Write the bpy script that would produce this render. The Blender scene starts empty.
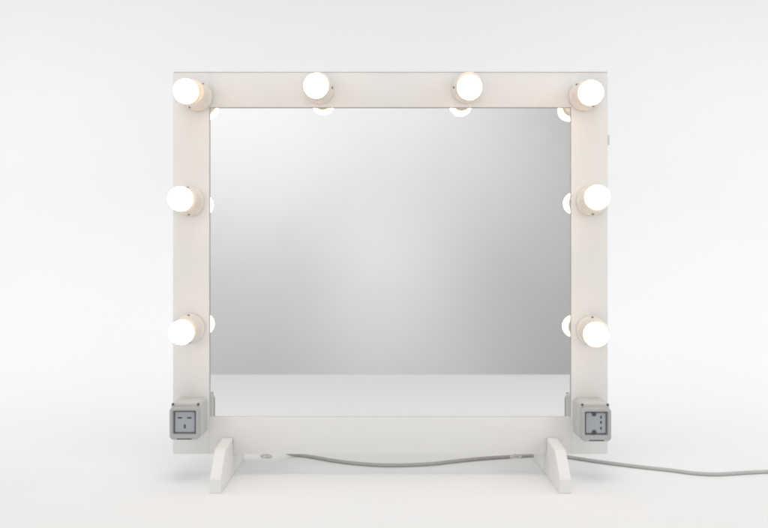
import bpy, bmesh, math, random
from mathutils import Vector, Matrix
random.seed(7)
scene = bpy.context.scene
COL = scene.collection
R = math.radians

# ------------------------------------------------------------------ camera
D, CAM_Z = 1.45, 0.442            # distance to the frame's front face, height over the table
cam_d = bpy.data.cameras.new('camera')
cam = bpy.data.objects.new('camera', cam_d); COL.objects.link(cam)
cam.location = (0, -D, CAM_Z); cam.rotation_euler = (R(90), 0, 0)
cam_d.sensor_width = 36; cam_d.lens = 36 * 725 / 768
cam_d.shift_y = -9 / 768; cam_d.clip_start = 0.02; cam_d.clip_end = 100
cam_d.dof.use_dof = True; cam_d.dof.focus_distance = D - 0.01; cam_d.dof.aperture_fstop = 3.4
scene.camera = cam
scene.cycles.filter_width = 1.9

# ------------------------------------------------------------------ world, lamps, exposure
w = bpy.data.worlds.new('World'); scene.world = w; w.use_nodes = True
bg = w.node_tree.nodes['Background']
bg.inputs[0].default_value = (0.955, 0.972, 1.0, 1); bg.inputs[1].default_value = 0.70

def area(name, loc, target, sx, sy, power, col=(1, 1, 1), spread=180):
    d = bpy.data.lights.new(name, 'AREA'); d.shape = 'RECTANGLE'; d.size = sx; d.size_y = sy
    d.energy = power; d.color = col; d.spread = R(spread)
    o = bpy.data.objects.new(name, d); COL.objects.link(o); o.location = loc
    o.rotation_euler = (Vector(target) - Vector(loc)).to_track_quat('-Z', 'Y').to_euler()
    return o
def spot(name, loc, target, power, angle, radius=0.3, col=(1, 1, 1)):
    d = bpy.data.lights.new(name, 'SPOT'); d.energy = power; d.spot_size = R(angle); d.spot_blend = 1
    d.shadow_soft_size = radius; d.color = col
    o = bpy.data.objects.new(name, d); COL.objects.link(o); o.location = loc
    o.rotation_euler = (Vector(target) - Vector(loc)).to_track_quat('-Z', 'Y').to_euler()
    return o
area('backdrop_softbox_a', (-2.3, 0.25, 1.1), (-0.8, 1.68, 0.60), 0.7, 1.5, 10.8)
area('backdrop_softbox_b', (2.3, 0.25, 1.1), (0.8, 1.68, 0.60), 0.7, 1.5, 11.2)
area('front_softbox_a', (-1.9, -1.9, 0.95), (0, 0.3, 0.5), 0.9, 1.2, 1.79, spread=90)
area('front_softbox_b', (1.9, -1.9, 0.95), (0, 0.3, 0.5), 0.9, 1.2, 2.34, spread=90)
area('top_softbox', (0, -0.9, 2.7), (0, 0.2, 0.1), 1.6, 0.9, 4, spread=100)
area('back_fill', (0, 1.0, 2.9), (0, 1.45, 0.4), 3.2, 0.5, 3.7, spread=75)  # added overhead fill, brightens the floor behind the mirror and the backdrop
spot('wall_spot_a', (-2.0, -1.6, 2.0), (-1.35, -3.2, 0.85), 110, 88)  # this and the next two spots are added to shape the wall's reflected gradient
spot('wall_spot_b', (-0.2, -2.0, 2.0), (0.12, -3.2, -0.45), 96, 36)
spot('wall_spot_c', (0.0, -1.2, 2.6), (-0.05, -3.2, 0.5), 169, 90)

vs = scene.view_settings
vs.view_transform = 'Standard'; vs.look = 'None'; vs.exposure = 0; vs.gamma = 1

# ------------------------------------------------------------------ materials
def mat(name, col, rough=0.5, spec=0.5, noise=0.0, nscale=8.0, bump=0.0, bscale=60.0, stretch=(1, 1, 1), metallic=0.0, rvar=0.0):
    m = bpy.data.materials.new(name); m.use_nodes = True
    nt = m.node_tree; b = nt.nodes['Principled BSDF']
    b.inputs['Base Color'].default_value = (*col, 1); b.inputs['Roughness'].default_value = rough
    b.inputs['Specular IOR Level'].default_value = spec; b.inputs['Metallic'].default_value = metallic
    tc = nt.nodes.new('ShaderNodeTexCoord'); mp = nt.nodes.new('ShaderNodeMapping')
    mp.inputs['Scale'].default_value = stretch
    nt.links.new(tc.outputs['Object'], mp.inputs['Vector'])
    if noise or rvar:
        n = nt.nodes.new('ShaderNodeTexNoise'); n.inputs['Scale'].default_value = nscale
        n.inputs['Detail'].default_value = 6
        nt.links.new(mp.outputs[0], n.inputs['Vector'])
        if noise:
            r = nt.nodes.new('ShaderNodeValToRGB')
            r.color_ramp.elements[0].position = 0.3; r.color_ramp.elements[1].position = 0.7
            r.color_ramp.elements[0].color = (*[c * (1 - noise) for c in col], 1)
            r.color_ramp.elements[1].color = (*[min(1, c * (1 + noise)) for c in col], 1)
            nt.links.new(n.outputs['Fac'], r.inputs[0]); nt.links.new(r.outputs[0], b.inputs['Base Color'])
        if rvar:
            mr = nt.nodes.new('ShaderNodeMapRange')
            mr.inputs['To Min'].default_value = rough - rvar; mr.inputs['To Max'].default_value = rough + rvar
            nt.links.new(n.outputs['Fac'], mr.inputs[0]); nt.links.new(mr.outputs[0], b.inputs['Roughness'])
    if bump:
        n2 = nt.nodes.new('ShaderNodeTexNoise'); n2.inputs['Scale'].default_value = bscale; n2.inputs['Detail'].default_value = 5
        bp = nt.nodes.new('ShaderNodeBump'); bp.inputs['Strength'].default_value = bump; bp.inputs['Distance'].default_value = 0.002
        nt.links.new(mp.outputs[0], n2.inputs['Vector']); nt.links.new(n2.outputs['Fac'], bp.inputs['Height'])
        nt.links.new(bp.outputs[0], b.inputs['Normal'])
    return m
M = {}
M['paper'] = mat('white_sweep', (0.86, 0.86, 0.855), 0.75, 0.25, noise=0.006, nscale=2.0, bump=0.03, bscale=30)
M['grey_wall'] = mat('grey_wall', (0.70, 0.702, 0.692), 0.9, 0.2, noise=0.035, nscale=0.8)  # broad mottling puts cloudy, uneven light into the wall's colour
M['room_floor'] = mat('dark_floor', (0.25, 0.25, 0.24), 0.8, 0.3, noise=0.05)
M['paint'] = mat('white_paint', (0.80, 0.791, 0.776), 0.42, 0.45, noise=0.015, nscale=9, bump=0.12, bscale=90, stretch=(1, 1, 0.25), rvar=0.06)
M['paint_long'] = mat('white_paint_rail', (0.80, 0.791, 0.776), 0.42, 0.45, noise=0.015, nscale=9, bump=0.12, bscale=90, stretch=(0.25, 1, 1), rvar=0.06)
M['edge_paint'] = mat('foot_paint', (0.82, 0.81, 0.79), 0.5, 0.4, noise=0.02, nscale=14, bump=0.15, bscale=80)
M['porcelain'] = mat('glow_warmed_porcelain', (0.80, 0.735, 0.665), 0.38, 0.5, noise=0.012, nscale=25)  # bulb glow through the porcelain is put into this warm base colour
M['collar'] = mat('bulb_collar', (0.82, 0.79, 0.74), 0.4, 0.5, noise=0.01)
M['screw'] = mat('dull_screw', (0.20, 0.165, 0.135), 0.5, 0.5, noise=0.15, nscale=200)
M['box'] = mat('grey_plastic', (0.56, 0.56, 0.54), 0.45, 0.5, noise=0.012, nscale=30, bump=0.06, bscale=300)
M['lid'] = mat('pale_grey_plastic', (0.445, 0.447, 0.443), 0.4, 0.5, noise=0.012, nscale=30, bump=0.06, bscale=300)
M['plate'] = mat('blue_grey_plate', (0.40, 0.415, 0.45), 0.35, 0.5, noise=0.02, nscale=40)
M['well'] = mat('window_well', (0.33, 0.335, 0.345), 0.5, 0.4, noise=0.03, nscale=40)
M['slot'] = mat('dark_slot', (0.11, 0.11, 0.115), 0.7, 0.2, noise=0.1, nscale=100)
M['cord'] = mat('grey_cord', (0.50, 0.495, 0.47), 0.5, 0.4, noise=0.03, nscale=30)
M['metal'] = mat('zinc', (0.66, 0.66, 0.65), 0.4, 0.5, noise=0.04, nscale=80, metallic=0.25)
M['board'] = mat('backing_board', (0.45, 0.36, 0.26), 0.8, 0.2, noise=0.06, nscale=20)

# silvered glass
m = bpy.data.materials.new('silvered_glass'); m.use_nodes = True; nt = m.node_tree; nt.nodes.clear()
out = nt.nodes.new('ShaderNodeOutputMaterial'); g = nt.nodes.new('ShaderNodeBsdfGlossy')
g.inputs['Color'].default_value = (0.920, 0.925, 0.922, 1); g.inputs['Roughness'].default_value = 0.0
nt.links.new(g.outputs[0], out.inputs[0]); M['mirror'] = m
# lit opal glass
m = bpy.data.materials.new('lit_opal_glass'); m.use_nodes = True; nt = m.node_tree; b = nt.nodes['Principled BSDF']
b.inputs['Base Color'].default_value = (0.9, 0.87, 0.82, 1); b.inputs['Roughness'].default_value = 0.25
b.inputs['Emission Color'].default_value = (1.0, 0.65, 0.37, 1); b.inputs['Emission Strength'].default_value = 12
at = nt.nodes.new('ShaderNodeAttribute'); at.attribute_name = 'glow'      # the lamp inside shines forward, less towards its base
nt.links.new(at.outputs['Fac'], b.inputs['Emission Strength'])
M['bulb'] = m

# ------------------------------------------------------------------ helpers
def obj(name, bm, m, parent=None, smooth=True, loc=None, angle=35):
    bmesh.ops.recalc_face_normals(bm, faces=bm.faces)
    me = bpy.data.meshes.new(name); bm.to_mesh(me); bm.free()
    for x in (m if isinstance(m, (list, tuple)) else [m]): me.materials.append(x)
    if smooth:
        me.polygons.foreach_set('use_smooth', [True] * len(me.polygons)); me.set_sharp_from_angle(angle=R(angle))
    o = bpy.data.objects.new(name, me); COL.objects.link(o)
    if parent: o.parent = parent
    if loc is not None: o.location = loc
    return o
def box(bm, x0, x1, y0, y1, z0, z1, bev=0.0, seg=2, mi=0):
    t = bmesh.new()
    bmesh.ops.create_cube(t, size=1)
    for v in t.verts:
        v.co = Vector(((x0 + x1) / 2 + v.co.x * (x1 - x0), (y0 + y1) / 2 + v.co.y * (y1 - y0), (z0 + z1) / 2 + v.co.z * (z1 - z0)))
    if bev: bmesh.ops.bevel(t, geom=t.edges[:], offset=bev, segments=seg, profile=0.5, affect='EDGES')
    merge(bm, t, mi)
def merge(bm, t, mi=0):
    vm = {v: bm.verts.new(v.co) for v in t.verts}
    for f in t.faces:
        try: nf = bm.faces.new([vm[v] for v in f.verts]); nf.material_index = mi
        except ValueError: pass
    t.free()
def lathe(bm, prof, n=48, axis=(0, -1, 0), at=(0, 0, 0), mi=0, caps=True):
    """prof: (radius, distance along axis)"""
    q = Vector((0, 0, 1)).rotation_difference(Vector(axis).normalized()).to_matrix()
    rings = []
    for r, h in prof:
        if r < 1e-6: rings.append([bm.verts.new(q @ Vector((0, 0, h)) + Vector(at))])
        else: rings.append([bm.verts.new(q @ Vector((r * math.cos(2 * math.pi * k / n), r * math.sin(2 * math.pi * k / n), h)) + Vector(at)) for k in range(n)])
    for a, b in zip(rings, rings[1:]):
        for k in range(n):
            k2 = (k + 1) % n
            if len(a) == 1 and len(b) == 1: continue
            if len(a) == 1: f = bm.faces.new([a[0], b[k], b[k2]])
            elif len(b) == 1: f = bm.faces.new([a[k], a[k2], b[0]])
            else: f = bm.faces.new([a[k], a[k2], b[k2], b[k]])
            f.material_index = mi
    if caps:
        for rg in (rings[0], rings[-1]):
            if len(rg) > 1: bm.faces.new(rg).material_index = mi
def rrect(w_, h_, r, n=6):
    pts = []
    for cx, cz, a0 in ((w_/2 - r, h_/2 - r, 0), (-w_/2 + r, h_/2 - r, 90), (-w_/2 + r, -h_/2 + r, 180), (w_/2 - r, -h_/2 + r, 270)):
        for k in range(n + 1):
            a = R(a0 + 90 * k / n); pts.append((cx + r * math.cos(a), cz + r * math.sin(a)))
    return pts
def loft(bm, rings, cap0=True, cap1=True, mi=0):
    """rings: lists of 3-D points of equal length, joined into a skin"""
    vs_ = [[bm.verts.new(p) for p in r] for r in rings]; n = len(vs_[0])
    for a, b in zip(vs_, vs_[1:]):
        for k in range(n): bm.faces.new([a[k], a[(k+1) % n], b[(k+1) % n], b[k]]).material_index = mi
    if cap0: bm.faces.new(vs_[0]).material_index = mi
    if cap1: bm.faces.new(vs_[-1]).material_index = mi
def tube(bm, pts, r, n=14, sub=8):
    P = [Vector(p) for p in pts]; c = []
    for i in range(len(P) - 1):
        p0, p1, p2, p3 = P[max(i-1, 0)], P[i], P[i+1], P[min(i+2, len(P)-1)]
        for s in range(sub):
            t = s / sub
            c.append(0.5 * ((2*p1) + (p2-p0)*t + (2*p0-5*p1+4*p2-p3)*t*t + (3*p1-p0-3*p2+p3)*t**3))
    c.append(P[-1]); rings = []; nrm = Vector((0, 0, 1))
    for i, p in enumerate(c):
        tg = (c[min(i+1, len(c)-1)] - c[max(i-1, 0)]).normalized()
        nrm = (nrm - tg * nrm.dot(tg)).normalized() if abs(nrm.dot(tg)) < 0.999 else tg.orthogonal().normalized()
        bn = tg.cross(nrm)
        rings.append([p + nrm * (r * math.cos(2*math.pi*k/n)) + bn * (r * math.sin(2*math.pi*k/n)) for k in range(n)])
    loft(bm, rings)
def tag(o, label=None, cat=None, group=None, kind=None):
    for k, v in (('label', label), ('category', cat), ('group', group), ('kind', kind)):
        if v: o[k] = v

# ------------------------------------------------------------------ the setting
FRONT, CURVE0, RAD, TOP, HW = -1.215, 1.0, 0.75, 3.2, 3.4
bm = bmesh.new()
prof = [(FRONT - 0.035, -0.12), (FRONT - 0.035, -0.035)] + [(FRONT - 0.035 * math.cos(R(a)), -0.035 + 0.035 * math.sin(R(a))) for a in (15, 30, 45, 60, 75, 90)] + [(FRONT + (CURVE0 - FRONT) * k / 6, 0) for k in range(1, 7)]
prof += [(CURVE0 + RAD * math.sin(R(a)), RAD - RAD * math.cos(R(a))) for a in range(6, 91, 6)] + [(CURVE0 + RAD, TOP)]
rows = [[bm.verts.new((x, y, z)) for (y, z) in prof] for x in (-HW, 0, HW)]
for a, b in zip(rows, rows[1:]):
    for k in range(len(prof) - 1): bm.faces.new([a[k], a[k+1], b[k+1], b[k]])
o = obj('backdrop', bm, M['paper'], angle=30); tag(o, kind='structure')
bm = bmesh.new(); box(bm, -6, 6, -3.32, -3.2, -0.75, 3.4)
o = obj('wall', bm, M['grey_wall'], smooth=False); tag(o, kind='structure')
bm = bmesh.new(); box(bm, -6, 6, -3.2, 3.0, -0.80, -0.754)
o = obj('floor', bm, M['room_floor'], smooth=False); tag(o, kind='structure')

# ------------------------------------------------------------------ the mirror
OX0, OX1, OZ0, OZ1 = -0.422, 0.4475, 0.044, 0.810       # outside of the frame
IX0, IX1, IZ0, IZ1 = -0.350, 0.375, 0.117, 0.738        # its opening
TH = 0.034
root = bpy.data.objects.new('vanity_mirror', None); COL.objects.link(root)
root.location = ((OX0 + OX1) / 2, 0, 0); OFF = Vector(root.location)
root.empty_display_size = 0.1
tag(root, 'white wooden vanity mirror with eight lit round bulbs, standing on two feet on white sweep', 'mirror')
def part(name, bm, m, parent=root, **k):
    bmesh.ops.translate(bm, verts=bm.verts, vec=-OFF)
    return obj(name, bm, m, parent, **k)
def rect(x0, x1, z0, z1, y): return [(x0, y, z0), (x1, y, z0), (x1, y, z1), (x0, y, z1)]
CAPZ = OZ1 - 0.0032
for x0, x1 in ((OX0, IX0), (IX1, OX1)):
    bm = bmesh.new(); box(bm, x0, x1, 0, TH, OZ0, CAPZ, 0.0005, 2); part('stile', bm, M['paint'])
for z0, z1 in ((OZ0, IZ0), (IZ1, CAPZ)):
    bm = bmesh.new(); box(bm, IX0 + .00005, IX1 - .00005, 0.0001, TH - .0003, z0, z1, 0.0004, 2); part('rail', bm, M['paint_long'])
bm = bmesh.new(); box(bm, OX0, OX1, 0.0012, TH, CAPZ + .0009, OZ1, 0.0005, 1); part('top_cap', bm, M['paint_long'])
bm = bmesh.new(); box(bm, IX0 + .0009, IX1 - .0009, 0.0065, 0.0105, IZ0 + .0003, IZ1 - .0009)
part('mirror_glass', bm, M['mirror'], smooth=False)
bm = bmesh.new(); box(bm, IX0 - .03, IX1 + .03, TH + .0005, TH + .007, IZ0 - .03, IZ1 + .03, 0.001, 1)
part('backing_board', bm, M['board'], smooth=False)

# feet: side profile (y, z), extruded in x
for x0, x1 in ((-0.3230, -0.3025), (0.3255, 0.3465)):
    prof = [(-0.1075, 0.0), (-0.1075, 0.0265), (-0.0690, 0.0680), (-0.0650, 0.0705), (-0.001, 0.0765), (-0.001, 0.0435), (TH + .001, 0.0435),
            (TH + .001, 0.074), (0.0830, 0.0705), (0.0870, 0.0680), (0.126, 0.0265), (0.126, 0.0)]
    bm = bmesh.new(); loft(bm, [[(x, y, z) for y, z in prof] for x in (x0, x1)])
    bmesh.ops.bevel(bm, geom=[e for e in bm.edges if e.calc_length() > 0.012], offset=0.0010, segments=1, affect='EDGES', profile=0.5)
    part('foot', bm, M['edge_paint'], angle=12)

# screw eyes under the frame
for x in (-0.2385, 0.267):
    bm = bmesh.new()
    q = [(x + 0.0105 * math.cos(a), 0.018 + 0.009 * math.sin(a), 0.0340 - 0.0052 * math.sin(a)) for a in [2 * math.pi * k / 20 for k in range(21)]]
    tube(bm, q, 0.0017, 10, 2)
    tube(bm, [(x, 0.0265, 0.0305), (x, 0.029, 0.036), (x, 0.0275, 0.0455)], 0.0017, 10, 3)
    part('screw_eye', bm, M['metal'])
# small hasp on the right-hand edge
bm = bmesh.new(); box(bm, OX1 + .0002, OX1 + .0065, 0.008, 0.026, 0.664, 0.684, 0.0012)
box(bm, OX1 + .0002, OX1 + .0022, 0.006, 0.028, 0.660, 0.688, 0.0006, 1)
part('side_catch', bm, M['metal'])

def globe_into(o, bm, base, ax):
    # the glowing globe is the same bulb as its collar: one mesh, two materials
    me = o.data; o.data.materials.append(M['bulb'])
    for f in bm.faces: f.material_index = 1; f.smooth = True
    bm.from_mesh(me); bmesh.ops.remove_doubles(bm, verts=bm.verts, dist=1e-6)
    bmesh.ops.recalc_face_normals(bm, faces=bm.faces); bm.to_mesh(me); bm.free()
    g = me.attributes.new('glow', 'FLOAT', 'POINT')
    for i, v in enumerate(me.vertices):
        c = (v.co + OFF - base).dot(ax) - HB; t = max(0, min(1, (c / 0.0232 + 0.68) / 0.50))
        g.data[i].value = 1.3 + 7.6 * t * t * (3 - 2 * t)
# lamp holders with their bulbs: base centre on the frame (x, z), bulb centre (x, z) at HB, screw angle
HB = 0.076
def fr(px, py, y=0.0):
    k = 0.002 * (D + y) / D
    return Vector(((px - 384) * k, y, CAM_Z - (py - 255) * k))
holders = [((198.0, 97.0), (185.9, 91.2), 60), ((319.3, 89.6), (316.0, 85.8), 2), ((466.6, 89.3), (469.6, 87.4), 178), ((583.4, 96.6), (591.0, 92.9), 128),
           ((190.0, 201.6), (180.4, 198.8), 92), ((190.6, 328.2), (181.5, 332.4), 91), ((590.4, 201.0), (597.3, 197.2), 273), ((590.6, 330.2), (596.2, 334.6), 90)]
for (bx, bz), (gx, gz), ang in holders:
    base = fr(bx, bz); top = fr(gx, gz, -HB)
    ax = (Vector((top.x - base.x, -HB, top.z - base.z))).normalized()
    bm = bmesh.new()
    lathe(bm, [(0.0292, 0.0), (0.0297, 0.0015), (0.0297, 0.0085), (0.0290, 0.0105), (0.0268, 0.0115), (0.0262, 0.0125), (0.0256, 0.020),
               (0.0246, 0.036), (0.0240, 0.0450), (0.0232, 0.0470), (0.0215, 0.0478), (0.0, 0.0478)], 56,
          (0, -1, 0), base - Vector((0, 0.0003, 0)))
    h = part('lamp_holder', bm, M['porcelain'], angle=40)
    for s in (0, 180):
        a = R(ang + s); p = base + Vector((0.0232 * math.cos(a), -0.0455, 0.0232 * math.sin(a)))
        p = base + Vector((0.0262 * math.cos(a), -0.0125, 0.0262 * math.sin(a)))
        bm = bmesh.new()
        lathe(bm, [(0.0, -0.002), (0.0024, -0.002), (0.0024, 0.0012), (0.0017, 0.0018), (0, 0.0018)], 16, (math.cos(a) * .75, -0.65, math.sin(a) * .75), p)
        part('screw', bm, M['screw'], h)
    # bulb: neck leaves the holder, opal globe swells out of it; tilted a little in its thread
    rg = 0.0232; N = 22
    arc = [R(142 - 142 * k / N) for k in range(N + 1)]
    pt = lambda t: (max(0.0, rg * math.sin(t)) if t > 1e-4 else 0.0, HB + rg * math.cos(t))
    cut = 2
    bm = bmesh.new(); lathe(bm, [(0.0, 0.044), (0.0165, 0.044), (0.0165, 0.0560)] + [pt(t) for t in arc[:cut + 1]], 48, ax, base)
    lb = part('light_bulb', bm, M['collar'], h, angle=80)
    bm = bmesh.new(); lathe(bm, [pt(t) for t in arc[cut:]], 48, ax, base, caps=False)
    me = lb.data; bmesh.ops.translate(bm, verts=bm.verts, vec=-OFF)
    globe_into(lb, bm, base, ax)

# weatherproof sockets
def ring(cx, cz, w_, h_, r, y): return [(cx + x, y, cz + z) for x, z in rrect(w_, h_, r)]
def socket_box(cx, cz, w_, h_, uk):
    dep, lid = 0.0500, 0.0105
    bm = bmesh.new()
    loft(bm, [ring(cx, cz, w_ + .001, h_, .009, -.0003), ring(cx, cz, w_ + .001, h_, .009, -.0215), ring(cx, cz, w_ - .0012, h_ - .002, .009, -.0225),
              ring(cx, cz, w_ - .0012, h_ - .002, .009, -.0245), ring(cx, cz, w_ + .0005, h_ - .0005, .009, -.0255),
              ring(cx, cz, w_, h_, .009, -dep + .004), ring(cx, cz, w_ - .003, h_ - .003, .0085, -dep + .001), ring(cx, cz, w_ - .006, h_ - .006, .008, -dep)])
    bx_ = part('power_socket', bm, M['box'], angle=30)
    # lid: a rounded tray with a window in it
    lh = h_ - 0.0085; lz = cz - 0.004; ww, wh = 0.0445, 0.0455; wz = cz - 0.0018
    y1 = -dep - lid
    n_out = ring(cx, lz, w_, lh, .008, -dep - .0004); bm = bmesh.new()
    def win(s, y, r=.0025): return ring(cx, wz, ww + s, wh + s, r, y)
    loft(bm, [n_out, ring(cx, lz, w_, lh, .008, y1 + .003), ring(cx, lz, w_ - .0016, lh - .0016, .0075, y1 + .0008), ring(cx, lz, w_ - .004, lh - .004, .007, y1),
              win(.001, y1), win(0, y1 + .001), win(-.001, -dep - .0016)], True, False)
    part('lid', bm, M['lid'], bx_, angle=30)
    # inner well and plate
    bm = bmesh.new(); py = -dep - .0052
    loft(bm, [win(-.0022, -dep - .0010), win(-.0022, -dep - .0018)]); 
    part('window_well', bm, M['well'], bx_, angle=30)
    bm = bmesh.new(); pw, ph = 0.0378, 0.0388
    loft(bm, [ring(cx, wz, pw, ph, .002, -dep - .0020), ring(cx, wz, pw, ph, .002, py + .0006), ring(cx, wz, pw - .0012, ph - .0012, .002, py)])
    def slot(px_, pz_, sw, sh): box(bm, cx + px_ - sw/2, cx + px_ + sw/2, py - .0003, py + .001, wz + pz_ - sh/2, wz + pz_ + sh/2, 0.0003, 1, 1)
    if uk:
        slot(-.0095, .0080, .0088, .0030); slot(.0085, .0080, .0088, .0030); slot(-.0003, -.0085, .0040, .0082)
    else:
        for z in (.0112, .0012, -.0100): slot(.0100, z, .0034, .0058)
        for s in (1, -1):
            lathe(bm, [(0.0, -.0004), (.0046, -.0004), (.0046, .0004), (0, .0004)], 24, (0, -1, 0), (cx - .0035, py, wz + s * .0175), 1)
    part('socket_plate', bm, [M['plate'], M['slot']], bx_, angle=30)
    for s in (-1, 1):
        bm = bmesh.new(); lathe(bm, [(0.0, -.001), (.0024, -.001), (.0024, .0010), (.0018, .0018), (0, .0018)], 20, (0, -1, 0.25), (cx + s * (w_/2 - .0045), -dep + .0002, cz + h_/2 - .0042))
        part('screw', bm, M['slot'], bx_)
    bm = bmesh.new(); box(bm, cx - .0145, cx + .0145, y1 - .0002, y1 + .004, lz - lh/2 + .0008, lz - lh/2 + .0036, 0.0005, 1)
    part('latch', bm, M['slot'], bx_)
socket_box(-0.383, 0.1225, 0.058, 0.071, True)
socket_box(0.4075, 0.1205, 0.058, 0.073, False)

# ------------------------------------------------------------------ power cord lying on the table
CR = 0.0036
def on_table(px, py):
    d = D * (CAM_Z - CR) / 0.002 / (py - 255)
    return Vector(((px - 384) * 0.002 * d / D, d - D, CR))
pts = [(-0.235, 0.046, 0.20), (-0.235, 0.060, 0.14), (-0.228, 0.095, 0.05), (-0.212, 0.128, 0.012)]
pts += [on_table(*p) for p in ((298, 454.8), (315, 457.2), (335, 460.6), (356, 463.2), (380, 464.9), (406, 464.9), (432, 463.6), (458, 460.7), (484, 458.2),
        (512, 456.4), (535, 455.2), (552, 455.0), (569, 457.0), (600, 461.7), (641, 466.9), (668, 469.8), (695, 473.2), (717, 474.2), (744, 472.7), (768, 471.5),
        (820, 470), (880, 471), (960, 475), (1060, 478), (1200, 476))]
bm = bmesh.new(); tube(bm, pts, CR, 16, 8)
o = obj('power_cord', bm, M['cord'], angle=80)
tag(o, 'pale grey power cord running from behind the vanity mirror across white tabletop', 'power cord')
